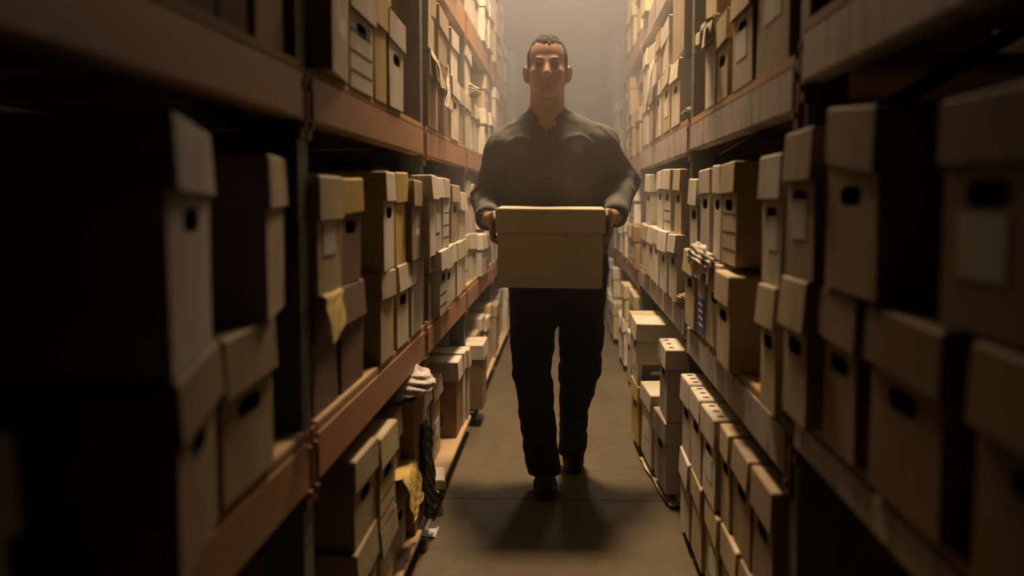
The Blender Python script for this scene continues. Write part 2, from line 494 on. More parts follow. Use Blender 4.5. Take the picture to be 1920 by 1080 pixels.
def row(side, bay, sh, layer, items, z0=None, word=None):
    n = len(items); z = z0 if z0 is not None else ZB[side, bay, sh]
    items = sorted(items, key=lambda t: t[0])
    for i, it in enumerate(items):
        Y0, Y1, Xn, Xf, h, col, o = it[:7]
        f = COLWORD[col]
        extra = it[7] if len(it) > 7 else ('lidless ' if 'nolid' in o else 'lined ' if 'lines' in o else 'blue-printed ' if 'blue' in o else
                'red-stickered ' if 'red' in o else 'skew-lidded ' if 'lidtilt' in o else 'yellow-lidded ' if 'lidyellow' in o else 'white-lidded ' if 'lidwhite' in o else
                'rivet-lidded ' if 'dots' in o else 'lidded ')
        place = f'{ORD[i]} in {layer} layer' if n > 1 else f'single in {layer} layer'
        lab = f'{extra}{f} archive box, {place}, {SHELFWORD[sh]}, {ORD[bay-1]} bay, {RACK[side]}'
        zz = z[i] if isinstance(z, (list, tuple)) else z
        r = archive_box(side, Y0, Y1, Xn, Xf, zz, h, col, o, lab, f'{layer}-layer boxes on the {SHELFWORD[sh]} of the {RACK[side]}')
        if '3' in o.split():
            c = bpy.data.curves.new('digit', 'FONT'); c.body = '3'; c.size = .075; c.align_x = 'CENTER'; c.extrude = .0006
            t = bpy.data.objects.new('digit', c); COL.objects.link(t)
            dg = bpy.context.evaluated_depsgraph_get()
            me = bpy.data.meshes.new_from_object(t.evaluated_get(dg)); bpy.data.objects.remove(t)
            me.materials.clear(); me.materials.append(M['ink'])
            p = bpy.data.objects.new('printed_digit', me); COL.objects.link(p)
            wid = Y1 - Y0 - .014
            p.parent = r; p.location = (-.07, -wid / 2 - .0015, .055)
            p.rotation_euler = (R(90), 0, 0)

rb = ZB
# orange rack, first bay
row('L', 1, 'upper', 'lower', [(1.24, 1.50, -.50, -.50, .27, 'brown', ''), (1.515, 1.665, -.505, -.505, .27, 'brown', 'label'), (1.68, 1.86, -.50, -.50, .27, 'cream', '')])
row('L', 1, 'mid', 'lower', [(.60, .86, -.46, -.48, .245, 'cream', 'hole'), (1.09, 1.395, -.42, -.48, .245, 'kraft', 'hole'), (1.43, 1.70, -.485, -.485, .245, 'cream', 'hole')])
row('L', 1, 'mid', 'upper', [(1.085, 1.39, -.42, -.48, .285, 'white', 'hole'), (1.622, 1.88, -.47, -.512, .265, 'cream', '')], .974)
row('L', 1, 'floor', 'lower', [(1.15, 1.45, -.47, -.49, .3, 'cream', 'hole')])
# orange rack, second bay
row('L', 2, 'upper', 'lower', [(2.065, 2.345, -.46, -.485, .29, 'cream', 'label'), (2.365, 2.655, -.487, -.487, .265, 'white', 'hole lines'), (2.675, 2.855, -.487, -.487, .275, 'yellow', ''),
     (2.872, 3.12, -.482, -.482, .25, 'white', 'hole lidtilt')])
row('L', 2, 'upper', 'upper', [(2.685, 2.95, -.487, -.487, .26, 'yellow', '')], 1.70)
row('L', 2, 'mid', 'lower', [(2.025, 2.26, -.50, -.50, .245, 'brown', ''), (2.285, 2.55, -.50, -.50, .245, 'brown', ''), (2.705, 2.935, -.485, -.487, .245, 'cream', ''), (2.985, 3.225, -.487, -.487, .245, 'white', 'hole'), (3.265, 3.525, -.487, -.487, .24, 'white', '')])
row('L', 2, 'mid', 'upper', [(2.02, 2.245, -.485, -.485, .24, 'cream', 'hole label'), (2.27, 2.51, -.495, -.495, .24, 'brown', 'hole lidyellow'), (2.715, 2.96, -.475, -.487, .265, 'white', 'hole'), (2.975, 3.18, -.487, -.487, .27, 'yellow', ''),
     (3.19, 3.39, -.47, -.47, .25, 'tan', 'label'), (3.41, 3.585, -.445, -.445, .27, 'white', '')], .974)
row('L', 2, 'floor', 'lower', [(2.335, 2.615, -.487, -.487, .25, 'tan', 'hole'), (2.655, 2.92, -.487, -.487, .20, 'tan', 'label'), (2.96, 3.205, -.50, -.50, .23, 'white', 'hole'), (3.225, 3.53, -.475, -.475, .435, 'kraft', 'nolid')])
row('L', 2, 'floor', 'upper', [(2.345, 2.625, -.487, -.487, .215, 'tan', 'hole'), (2.64, 2.89, -.48, -.48, .25, 'cream', 'hole lines'), (2.97, 3.19, -.51, -.51, .2, 'brown', '')], [.343, .295, .325])
# orange rack, third bay
row('L', 3, 'mid', 'lower', [(3.70, 3.82, -.49, -.49, .245, 'brown', ''), (3.84, 4.09, -.465, -.465, .245, 'white', 'hole lines'), (4.105, 4.36, -.475, -.475, .245, 'white', 'hole'), (4.40, 4.585, -.485, -.485, .245, 'white', ''), (4.60, 4.83, -.48, -.48, .245, 'white', ''), (4.85, 5.09, -.487, -.487, .245, 'cream', '')])
row('L', 3, 'mid', 'upper', [(3.74, 3.975, -.47, -.47, .27, 'white', 'label'), (3.99, 4.215, -.47, -.47, .27, 'white', 'lines'), (4.25, 4.43, -.50, -.50, .24, 'tan', ''), (4.45, 4.76, -.487, -.487, .25, 'tan', 'hole'), (4.78, 5.07, -.487, -.487, .22, 'white', '')], .974)
row('L', 3, 'floor', 'lower', [(3.77, 4.03, -.53, -.53, .36, 'white', 'hole'), (4.11, 4.38, -.53, -.53, .33, 'cream', 'label'), (4.58, 4.81, -.483, -.483, .345, 'kraft', '3 lidwhite'), (4.825, 4.95, -.478, -.478, .35, 'white', ''), (4.965, 5.09, -.47, -.47, .345, 'white', '')])
row('L', 3, 'upper', 'lower', [(3.72, 4.01, -.487, -.487, .265, 'tan', ''), (4.06, 4.39, -.49, -.49, .265, 'brown', ''), (4.46, 4.78, -.487, -.487, .265, 'white', 'hole'), (4.80, 5.08, -.495, -.495, .265, 'tan', '')])
row('L', 3, 'upper', 'upper', [(3.72, 3.91, -.487, -.487, .21, 'cream', 'lidtilt'), (4.03, 4.32, -.487, -.487, .2, 'tan', 'lidtilt'), (4.45, 4.745, -.487, -.487, .2, 'white', '')], 1.69)
# grey rack, first bay
row('R', 1, 'mid', 'lower', [(.80, 1.10, .43, .43, .25, 'kraft', 'hole'), (1.19, 1.48, .43, .43, .25, 'kraft', 'hole'), (1.54, 1.745, .43, .43, .255, 'tan', 'hole'), (1.79, 1.99, .415, .415, .255, 'cream', 'hole')])
row('R', 1, 'mid', 'upper', [(.96, 1.22, .43, .43, .25, 'kraft', 'hole label'), (1.425, 1.71, .42, .42, .265, 'tan', 'hole lidtilt'), (1.765, 1.99, .415, .415, .26, 'tan', 'hole label')], 1.028)
row('R', 1, 'upper', 'lower', [(1.5, 1.8, .45, .45, .27, 'brown', '')])
# grey rack, second bay
row('R', 2, 'mid', 'lower', [(2.08, 2.25, .42, .42, .26, 'cream', 'hole'), (2.63, 2.86, .415, .415, .243, 'cream', 'hole'), (2.885, 3.225, .435, .435, .25, 'white', 'hole'), (3.245, 3.43, .435, .435, .25, 'white', 'blue'), (3.445, 3.70, .425, .425, .26, 'cream', 'hole')])
row('R', 2, 'mid', 'upper', [(2.08, 2.28, .425, .425, .265, 'white', 'hole label'), (2.69, 2.93, .435, .435, .27, 'cream', 'hole lines'), (2.945, 3.10, .435, .435, .27, 'white', 'hole'), (3.17, 3.40, .435, .435, .265, 'white', 'hole'), (3.42, 3.62, .43, .43, .24, 'white', 'hole')], .992)
row('R', 2, 'upper', 'lower', [(2.14, 2.51, .445, .445, .31, 'tan', 'label'), (2.535, 2.84, .442, .442, .265, 'cream', 'hole label'), (2.92, 3.125, .442, .442, .225, 'cream', 'hole lidtilt'), (3.15, 3.385, .442, .442, .265, 'white', '')])
row('R', 2, 'upper', 'upper', [(2.55, 2.83, .445, .445, .25, 'cream', 'hole'), (3.17, 3.42, .445, .445, .24, 'cream', '')], 1.713)
row('R', 2, 'floor', 'lower', [(2.12, 2.48, .43, .43, .26, 'tan', 'hole'), (2.50, 2.755, .425, .425, .26, 'cream', ''), (2.775, 3.045, .42, .42, .26, 'cream', 'label'), (3.06, 3.33, .412, .412, .26, 'cream', ''), (3.345, 3.61, .408, .408, .26, 'white', '')])
row('R', 2, 'floor', 'upper', [(2.12, 2.36, .432, .432, .255, 'tan', 'hole red'), (2.375, 2.62, .43, .43, .255, 'tan', 'hole'), (2.645, 2.80, .425, .425, .255, 'cream', 'hole'), (2.82, 3.085, .412, .412, .255, 'white', 'dots hole label'), (3.10, 3.36, .41, .41, .255, 'white', 'dots hole'), (3.375, 3.60, .41, .41, .255, 'white', 'dots hole')], .308)
# grey rack, third bay
row('R', 3, 'mid', 'lower', [(3.94, 4.24, .42, .42, .255, 'white', 'hole'), (4.32, 4.66, .42, .42, .255, 'white', 'hole'), (4.70, 5.0, .42, .42, .255, 'white', 'hole'), (5.03, 5.33, .425, .425, .255, 'white', 'hole'), (5.40, 5.75, .42, .42, .255, 'cream', 'hole')])
row('R', 3, 'mid', 'upper', [(3.95, 4.20, .435, .435, .25, 'cream', 'hole'), (4.34, 4.66, .435, .435, .26, 'white', 'hole lines'), (4.68, 4.99, .435, .435, .26, 'white', 'hole'), (5.36, 5.68, .435, .435, .26, 'white', 'hole')], 1.03)
row('R', 3, 'upper', 'lower', [(4.10, 4.43, .44, .44, .255, 'white', 'hole'), (4.47, 4.82, .44, .44, .265, 'cream', 'hole label'), (4.88, 5.22, .44, .44, .265, 'white', 'hole'), (5.3, 5.62, .44, .44, .265, 'tan', ''), (5.7, 6.05, .44, .44, .265, 'white', '')])
row('R', 3, 'upper', 'upper', [(4.02, 4.46, .445, .445, .265, 'tan', 'nolid'), (4.56, 4.86, .44, .44, .2, 'white', 'lidtilt'), (4.92, 5.2, .44, .44, .22, 'tan', ''), (5.3, 5.65, .44, .44, .21, 'white', 'lidtilt'), (5.72, 6.04, .44, .44, .24, 'white', '')], 1.728)
row('R', 3, 'floor', 'lower', [(3.90, 4.22, .385, .37, .275, 'white', 'hole'), (4.26, 4.62, .36, .345, .31, 'white', 'label'), (4.66, 4.98, .335, .325, .275, 'yellow', 'hole'), (5.01, 5.33, .34, .345, .27, 'kraft', 'label'), (5.4, 5.75, .40, .40, .27, 'tan', '')])
row('R', 3, 'floor', 'upper', [(3.895, 4.20, .385, .385, .28, 'white', 'dots hole'), (4.67, 4.99, .33, .325, .285, 'white', 'hole label side'), (5.02, 5.32, .335, .335, .27, 'cream', '')], .322)

# further bays: rows of boxes set a little unevenly
def fill(side, bay, sh, layer, z0=None, h=.265, skip=0.0, X=None, seed=0, cols=('white', 'white', 'cream', 'white', 'tan', 'kraft')):
    g = random.Random(seed * 97 + bay * 13 + len(sh) * 7 + len(layer) + (5 if side == 'L' else 0))
    P = LP if side == 'L' else RP
    y = P[bay - 1] + .06; end = P[bay] - .06
    X0 = X if X is not None else (XL if side == 'L' else XR)
    s = 1 if side == 'L' else -1
    items = []
    while True:
        wd = g.uniform(.265, .335)
        if y + wd > end: break
        if g.random() >= skip:
            x = X0 + s * g.uniform(-.03, .022)
            o = 'hole' if g.random() < .6 else ''
            r_ = g.random()
            if r_ < .22 and (layer == 'upper' or sh == 'floor'): o += ' lidtilt'
            elif r_ < .40: o += ' label'
            elif r_ < .5: o += ' lines'
            items.append((y, y + wd, x, x + s * g.uniform(-.005, .005), h - g.choice((0, 0, .015, .03)), g.choice(cols), o))
        y += wd + g.choice((.012, .016, .022, .06))
    row(side, bay, sh, layer, items, z0)
for bay in (4, 5, 6):
    fill('L', bay, 'mid', 'lower', h=.25); fill('L', bay, 'mid', 'upper', .98, h=.26, skip=.1)
    fill('L', bay, 'upper', 'lower', h=.265); fill('L', bay, 'upper', 'upper', 1.69, h=.235, skip=.3, seed=3)
    if bay < 6:
        fill('L', bay, 'third', 'lower', h=.27, cols=('white', 'white', 'cream')); fill('L', bay, 'third', 'upper', 2.356, h=.26, skip=.15 if bay == 5 else .3, cols=('white', 'white', 'cream'), seed=2)
fill('L', 3, 'third', 'lower', h=.27)
row('L', 4, 'floor', 'lower', [(5.22, 5.50, -.418, -.418, .335, 'kraft', 'lidwhite'), (5.60, 5.9, -.49, -.49, .33, 'tan', ''), (5.95, 6.25, -.487, -.487, .38, 'white', 'hole'), (6.3, 6.58, -.48, -.48, .34, 'white', ''), (6.64, 6.92, -.487, -.487, .38, 'cream', 'hole')])
for bay in (5, 6):
    fill('L', bay, 'floor', 'lower', h=.34, X=-.485, cols=('white', 'white', 'cream', 'tan'))
for bay in (4, 5):
    fill('R', bay, 'mid', 'lower', h=.26); fill('R', bay, 'mid', 'upper', ZB['R', bay, 'mid'] + .265, h=.26, skip=.15)
    fill('R', bay, 'upper', 'lower', h=.265); fill('R', bay, 'upper', 'upper', ZB['R', bay, 'upper'] + .27, h=.24, skip=.25, seed=3)
    fill('R', bay, 'floor', 'lower', h=.3, X=.40, cols=('white', 'cream', 'white')); fill('R', bay, 'floor', 'upper', .35, h=.25, skip=.35, X=.41, cols=('white', 'cream', 'white'), seed=5)
for bay in (3, 4):
    fill('R', bay, 'third', 'lower', h=.27, cols=('white', 'white', 'cream'))
fill('R', 4, 'third', 'upper', 2.44, h=.26, skip=.2, cols=('white', 'white', 'cream'))

# ------------------------------------------------------------------ loose papers, folders, bags
def sheet(name, pts, mat, label, cat, th=.003, n=10, wav=.004, group=None):
    """bent card through rows of (left point, right point) pairs"""
    bm = bmesh.new(); rows = []
    m = 6
    P = [(Vector(a), Vector(b_)) for a, b_ in pts]
    K = (len(P) - 1) * n
    for k in range(K + 1):
        i = min(k // n, len(P) - 2); t = (k - i * n) / n
        i0, i3 = max(i - 1, 0), min(i + 2, len(P) - 1)
        def cr(c):
            a, b_, c_, d = P[i0][c], P[i][c], P[i + 1][c], P[i3][c]
            return .5 * ((2 * b_) + (c_ - a) * t + (2 * a - 5 * b_ + 4 * c_ - d) * t * t + (3 * b_ - a - 3 * c_ + d) * t ** 3)
        A, B = cr(0), cr(1)
        rows.append([bm.verts.new(A.lerp(B, u / m) + Vector((wav * math.sin(u * 1.7 + k * .6), 0, wav * math.cos(u * 1.3 + k * .4)))) for u in range(m + 1)])
    for a, b_ in zip(rows, rows[1:]):
        for u in range(m): bm.faces.new((a[u], a[u + 1], b_[u + 1], b_[u]))
    bmesh.ops.recalc_face_normals(bm, faces=bm.faces)
    r = bmesh.ops.solidify(bm, geom=bm.faces[:], thickness=th)
    o = obj(name, bm, mat)
    return tag(o, label, cat, group)

def crumple(name, c, rad, mat, label, cat, seed=1, amp=.35, flat_z=None):
    bm = bmesh.new(); bmesh.ops.create_icosphere(bm, subdivisions=5, radius=1)
    g = np.random.RandomState(seed)
    dirs = g.normal(size=(26, 3)); dirs /= np.linalg.norm(dirs, axis=1)[:, None]; offs = g.uniform(.55, 1.0, 26)
    for v in bm.verts:
        p = np.array(v.co); dd = dirs @ p
        r_ = min([o / max(x, 1e-3) for x, o in zip(dd, offs) if x > .25] + [1.2])
        r_ = (1 - amp) * min(r_, 1.2) + amp * (.85 + .3 * math.sin(7 * p[0] + 3 * seed) * math.sin(6 * p[1] + 2) + .12 * math.sin(17 * p[2] + 9 * p[0]))
        v.co = Vector((p[0] * r_ * rad[0], p[1] * r_ * rad[1], p[2] * r_ * rad[2]))
    if flat_z is not None:
        for v in bm.verts: v.co.z = max(v.co.z, flat_z)
    o = obj(name, bm, mat, None, c, smooth=False)
    return tag(o, label, cat)

Y_ = M['yellow']
sheet('file_folder', [((-.62, 2.06, .978), (-.62, 2.23, .978)), ((-.492, 2.055, .976), (-.492, 2.225, .976)), ((-.468, 2.03, .945), (-.470, 2.18, .960)), ((-.447, 1.99, .885), (-.449, 2.11, .915))], Y_,
      'yellow file folder drooping between stacked boxes, waist-high shelf, second bay, orange rack', 'folder', wav=.0012)
sheet('file_folder', [((-.66, 2.96, .338), (-.66, 3.19, .338)), ((-.50, 2.96, .348), (-.50, 3.20, .345)), ((-.462, 2.97, .335), (-.462, 3.21, .335)), ((-.448, 2.99, .25), (-.450, 3.22, .262)), ((-.446, 3.02, .20), (-.448, 3.24, .225))], Y_,
      'yellow papers draped over a white box, floor level, second bay, orange rack', 'papers')
crumple('plastic_bag', (-.525, 3.38, .575), (.115, .19, .060), M['plastic_white'], 'crumpled white plastic bag on a lidless kraft box, floor level, second bay', 'bag', 4, .3, -.045)
sheet('bin_bag', [((-.468, 3.36, .42), (-.468, 3.50, .42)), ((-.458, 3.34, .36), (-.455, 3.53, .35)), ((-.456, 3.33, .25), (-.45, 3.52, .24)), ((-.452, 3.34, .16), (-.444, 3.55, .15)), ((-.448, 3.36, .105), (-.44, 3.56, .105))], M['plastic_black'],
      'limp black plastic bag hanging down the front of a kraft box', 'bag', .008, 8, .006)
sheet('file_folder', [((-.49, 3.72, 1.70), (-.49, 3.86, 1.70)), ((-.465, 3.76, 1.66), (-.47, 3.93, 1.66)), ((-.45, 3.83, 1.57), (-.455, 4.0, 1.575))], M['cream'],
      'cream folder flap hanging from the boxes, head-high shelf, third bay, orange rack', 'folder')
sheet('file_folder', [((-.47, 4.17, 1.69), (-.475, 4.18, 1.69)), ((-.462, 4.10, 1.60), (-.468, 4.24, 1.60)), ((-.46, 4.02, 1.52), (-.466, 4.30, 1.52))], M['white'],
      'white pointed paper sheet leaning on brown boxes, head-high shelf, third bay', 'paper')
crumple('paper_wad', (-.52, 5.55, 1.725), (.07, .15, .04), M['cream'], 'crumpled cream paper lying on boxes, head-high shelf, fourth bay, orange rack', 'paper', 9, .3)
crumple('paper_wad', (.40, 3.10, .985), (.045, .13, .055), M['plastic_white'], 'crumpled white paper spilling over a lid, waist-high shelf, grey rack', 'paper', 6, .35)
sheet('file_folder', [((.45, 3.20, 1.0), (.45, 3.36, 1.0)), ((.418, 3.20, .985), (.418, 3.36, .985)), ((.405, 3.20, .92), (.402, 3.36, .93))], M['blue'],
      'small blue folder poking out between boxes, waist-high shelf, grey rack', 'folder')
crumple('cloth_bundle', (.475, 4.02, 1.487), (.05, .12, .032), M['grey_cloth'], 'crumpled grey cloth at the shelf edge, head-high shelf, third bay, grey rack', 'cloth', 8, .3, -.03)
crumple('paper_wad', (.46, 3.885, .797), (.05, .045, .026), M['plank'], 'small crumpled tan paper on the shelf edge, waist-high, third bay, grey rack', 'paper', 12, .3, -.024)
sheet('file_folder', [((.42, 5.0, 1.83), (.42, 5.28, 1.83)), ((.405, 5.05, 1.72), (.41, 5.30, 1.72)), ((.40, 5.22, 1.60), (.40, 5.36, 1.60))], M['white'],
      'white paper sheet leaning out of the boxes, head-high shelf, grey rack', 'paper')
sheet('file_folder', [((.43, 3.14, 1.70), (.43, 3.36, 1.70)), ((.41, 3.14, 1.69), (.412, 3.36, 1.68)), ((.398, 3.15, 1.64), (.40, 3.38, 1.62))], M['cream'],
      'cream folder flap over white boxes, head-high shelf, second bay, grey rack', 'folder')
# boxes and scraps on the planks and floor of the aisle edge
bm = bmesh.new(); box(bm, -.05, .05, -.09, .09, 0, .038, .003, jit=.003)
tag(obj('carton', bm, M['white'], None, (-.50, 3.84, .093), (0, 0, R(8))), 'small flat white carton lying on the plank beside the post', 'carton')
sheet('paper_scrap', [((-.495, 3.50, .004), (-.44, 3.48, .004)), ((-.49, 3.53, .016), (-.445, 3.52, .003)), ((-.485, 3.56, .004), (-.435, 3.56, .018))], M['paper'],
      'small torn scrap of paper on the concrete floor', 'paper scrap', .002, 6, .002)
sheet('cardboard_sheet', [((.335, 4.60, .004), (.60, 4.62, .02)), ((.35, 4.40, .012), (.62, 4.40, .022)), ((.37, 4.15, .006), (.64, 4.15, .022)), ((.395, 3.86, .014), (.66, 3.86, .02))], M['cream'],
      'flattened cardboard sheet sticking out under boxes, third bay, grey rack', 'cardboard', .006, 8, .003)

# ------------------------------------------------------------------ the carried box
hb = empty('archive_box', (-.0545, 3.722, .845), (R(1.3), R(.5), R(0)))
tag(hb, 'plain pale archive box with lid held by the walking man', 'box')
def held(w_, d, h):
    bm = bmesh.new()
    vs_ = box(bm, -w_ / 2, w_ / 2, 0, d, 0, h, .0025)
    return bm
bm = held(.376, .30, .276); obj('body', bm, M['carried'], hb)
bm = bmesh.new()
W2 = .196
box(bm, -W2, W2, -.008, .308, .272, .284, .004)
box(bm, -W2, W2, -.008, -.003, .197, .276, .001); box(bm, -W2, W2, .303, .308, .197, .276, .001)
box(bm, -W2, -W2 + .005, -.004, .304, .197, .276, .001); box(bm, W2 - .005, W2, -.004, .304, .197, .276, .001)
obj('lid', bm, M['carried'], hb)

# ------------------------------------------------------------------ the man
def cap(p, q, r0, r1, k=.03, sub=False): return ('c', np.array(p, np.float32), np.array(q, np.float32), r0, r1, k, sub)
def ell(c, r, k=.02, rot=(0, 0, 0), sub=False): return ('e', np.array(c, np.float32), np.array(r, np.float32), np.array(Euler([R(a) for a in rot]).to_matrix(), np.float32), k, sub)

def field(prims, lo, hi, res):
    lo = np.array(lo, np.float32); n = np.ceil((np.array(hi) - lo) / res).astype(int) + 1
    D = np.full(n, 1.0, np.float32)
    ax = [lo[i] + np.arange(n[i], dtype=np.float32) * res for i in range(3)]
    for p in prims:
        k = p[-2]; sub = p[-1]
        if p[0] == 'c':
            rr = max(p[3], p[4]) + max(k, .02) + .03
            a, b_ = np.minimum(p[1], p[2]) - rr, np.maximum(p[1], p[2]) + rr
        else:
            rr = p[2].max() + max(k, .02) + .03
            a, b_ = p[1] - rr, p[1] + rr
        i0 = np.clip(np.floor((a - lo) / res).astype(int), 0, n); i1 = np.clip(np.ceil((b_ - lo) / res).astype(int) + 1, 0, n)
        if (i1 <= i0).any(): continue
        X = ax[0][i0[0]:i1[0], None, None]; Yv = ax[1][None, i0[1]:i1[1], None]; Z = ax[2][None, None, i0[2]:i1[2]]
        if p[0] == 'c':
            v = p[2] - p[1]; L2 = float(v @ v) + 1e-9
            t = np.clip(((X - p[1][0]) * v[0] + (Yv - p[1][1]) * v[1] + (Z - p[1][2]) * v[2]) / L2, 0, 1)
            d = np.sqrt((X - p[1][0] - t * v[0]) ** 2 + (Yv - p[1][1] - t * v[1]) ** 2 + (Z - p[1][2] - t * v[2]) ** 2) - (p[3] + (p[4] - p[3]) * t)
        else:
            m = p[3]
            q = [(X - p[1][0]) * m[0, j] + (Yv - p[1][1]) * m[1, j] + (Z - p[1][2]) * m[2, j] for j in range(3)]
            r_ = p[2]
            k0 = np.sqrt(sum((q[j] / r_[j]) ** 2 for j in range(3))) + 1e-6
            k1 = np.sqrt(sum((q[j] / r_[j] ** 2) ** 2 for j in range(3))) + 1e-6
            d = k0 * (k0 - 1) / k1
        S = D[i0[0]:i1[0], i0[1]:i1[1], i0[2]:i1[2]]
        if sub:
            h_ = np.clip(.5 - .5 * (S + d) / k, 0, 1)
            S[...] = S * (1 - h_) - d * h_ + k * h_ * (1 - h_)
        else:
            h_ = np.clip(.5 + .5 * (S - d) / k, 0, 1)
            S[...] = S * (1 - h_) + d * h_ - k * h_ * (1 - h_)
    return D, ax

def nets(D, ax, res):
    s = D < 0
    c = np.zeros([x - 1 for x in D.shape], np.int8)
    for dx in (0, 1):
        for dy in (0, 1):
            for dz in (0, 1):
                c += s[dx:D.shape[0] - 1 + dx, dy:D.shape[1] - 1 + dy, dz:D.shape[2] - 1 + dz]
    mask = (c > 0) & (c < 8)
    I = np.argwhere(mask)
    idx = np.full(mask.shape, -1, np.int32); idx[mask] = np.arange(len(I))
    acc = np.zeros((len(I), 3)); cnt = np.zeros(len(I))
    cor = [(dx, dy, dz) for dx in (0, 1) for dy in (0, 1) for dz in (0, 1)]
    for a in cor:
        for b_ in cor:
            if sum(abs(a[i] - b_[i]) for i in range(3)) == 1 and a < b_:
                da = D[I[:, 0] + a[0], I[:, 1] + a[1], I[:, 2] + a[2]]; db = D[I[:, 0] + b_[0], I[:, 1] + b_[1], I[:, 2] + b_[2]]
                m = (da < 0) != (db < 0)
                t = np.where(m, da / np.where(m, da - db, 1), 0)
                for i in range(3): acc[:, i] += np.where(m, a[i] + t * (b_[i] - a[i]), 0)
                cnt += m
    V = np.array([x[0] for x in ax]) + (I + acc / cnt[:, None]) * res
    F = []
    for A in range(3):
        B, C_ = [(1, 2), (2, 0), (0, 1)][A]
        sl0 = [slice(None)] * 3; sl1 = [slice(None)] * 3
        sl0[A] = slice(0, -1); sl1[A] = slice(1, None)
        s0, s1 = s[tuple(sl0)], s[tuple(sl1)]
        E_ = np.argwhere(s0 != s1)
        ok = (E_[:, B] > 0) & (E_[:, C_] > 0) & (E_[:, B] < D.shape[B] - 1) & (E_[:, C_] < D.shape[C_] - 1)
        E_ = E_[ok]
        def at(db, dc):
            e = E_.copy(); e[:, B] -= db; e[:, C_] -= dc
            return idx[e[:, 0], e[:, 1], e[:, 2]]
        q = np.stack([at(1, 1), at(0, 1), at(0, 0), at(1, 0)], 1)
        fl = ~s0[E_[:, 0], E_[:, 1], E_[:, 2]]
        q[fl] = q[fl][:, ::-1]
        F.append(q)
    return V, np.concatenate(F)

def net_obj(name, D, ax, res, mat, parent=None, smooth_it=2):
    V, F = nets(D, ax, res)
    # light smoothing
    E_ = np.concatenate([F[:, [i, (i + 1) % 4]] for i in range(4)])
    for _ in range(smooth_it):
        acc = np.zeros_like(V); c = np.zeros(len(V))
        np.add.at(acc, E_[:, 0], V[E_[:, 1]]); np.add.at(acc, E_[:, 1], V[E_[:, 0]])
        np.add.at(c, E_[:, 0], 1); np.add.at(c, E_[:, 1], 1)
        V = V * .5 + .5 * acc / np.maximum(c, 1)[:, None]
    me = bpy.data.meshes.new(name)
    me.from_pydata(V.tolist(), [], F.tolist()); me.update()
    me.materials.append(mat)
    me.polygons.foreach_set('use_smooth', [True] * len(me.polygons))
    o = bpy.data.objects.new(name, me); COL.objects.link(o)
    if parent is not None: o.parent = parent
    return o

HX = -.073                                    # middle of the head
SHL, ELL, WRL = (-.245, 4.20, 1.355), (-.318, 4.29, 1.165), (-.298, 4.005, 1.088)
SHR, ELR, WRR = (.135, 4.20, 1.375), (.236, 4.29, 1.235), (.190, 4.005, 1.098)
HIPL, KNL, ANL = (-.125, 4.21, .86), (-.120, 4.10, .48), (-.078, 4.15, .085)
HIPR, KNR, ANR = (.058, 4.22, .86), (.050, 4.24, .47), (.036, 4.47, .135)

def hand(sx, wr, px, pz):
    """sx: +1 when the box lies towards +X"""
    P = []
    wr = np.array(wr)
    P.append(cap(wr, (px, 3.945, pz + .012), .026, .027, .02))
    P.append(ell((px - sx * .002, 3.905, pz), (.017, .046, .042), .02))
    ys = [3.868, 3.889, 3.910, 3.930]; ln = [.93, 1.0, .96, .8]
    for y, l in zip(ys, ln):
        a = (px - sx * .004, y, pz - .030)
        b_ = (px + sx * .000, y - .002, pz - .030 - .034 * l)
        c_ = (px + sx * .020, y - .003, pz - .030 - .046 * l)
        e = (px + sx * .040, y - .003, pz - .026 - .036 * l)
        P += [cap(a, b_, .0105, .0095, .006), cap(b_, c_, .0095, .009, .004), cap(c_, e, .009, .0078, .004)]
    t0 = (px + sx * .002, 3.885, pz + .022); t1 = (px + sx * .006, 3.850, pz + .030); t2 = (px + sx * .012, 3.828, pz + .012)
    P += [cap(t0, t1, .016, .0125, .012), cap(t1, t2, .0125, .0095, .006)]
    return P

body = []
body += [ell((HX, 4.185, 1.703), (.078, .099, .101), .02), ell((HX, 4.138, 1.625), (.060, .074, .074), .035), ell((HX, 4.084, 1.574), (.028, .022, .020), .03)]
body += [cap((HX - .036, 4.092, 1.698), (HX + .036, 4.092, 1.698), .010, .010, .016)]
body += [ell((HX - .045, 4.106, 1.652), (.016, .020, .015), .03), ell((HX + .045, 4.106, 1.652), (.016, .020, .015), .03)]
for e in (-1, 1): body.append(ell((HX + e * .032, 4.078, 1.678), (.014, .011, .0085), .010, sub=True))
body += [cap((HX, 4.082, 1.684), (HX, 4.060, 1.646), .010, .0145, .012), ell((HX - .012, 4.070, 1.641), (.009, .010, .008), .008), ell((HX + .012, 4.070, 1.641), (.009, .010, .008), .008)]
body += [ell((HX, 4.069, 1.614), (.025, .010, .0065), .006), ell((HX, 4.070, 1.599), (.021, .010, .0075), .006), ell((HX, 4.060, 1.6068), (.026, .012, .0022), .003, sub=True)]
for e in (-1, 1):
    body += [ell((HX + e * .086, 4.190, 1.655), (.011, .021, .034), .010, (0, e * 7, e * -22)), ell((HX + e * .094, 4.182, 1.659), (.006, .011, .020), .006, (0, e * 7, e * -22), True)]
body += [cap((HX, 4.195, 1.60), (HX, 4.205, 1.46), .066, .074, .03)]
body += [cap((-.13, 4.2, 1.455), SHL, .048, .052, .05), cap((-.01, 4.2, 1.455), SHR, .048, .052, .05)]
body += [ell((-.055, 4.2, 1.30), (.175, .115, .18), .06), ell((-.048, 4.2, 1.08), (.155, .105, .2), .06), ell((-.035, 4.21, .92), (.16, .11, .12), .05)]
body += [cap(SHL, ELL, .05, .04, .03), cap(ELL, WRL, .041, .027, .02), cap(SHR, ELR, .05, .04, .03), cap(ELR, WRR, .041, .027, .02)]
body += hand(1, WRL, -.269, 1.078) + hand(-1, WRR, .161, 1.088)
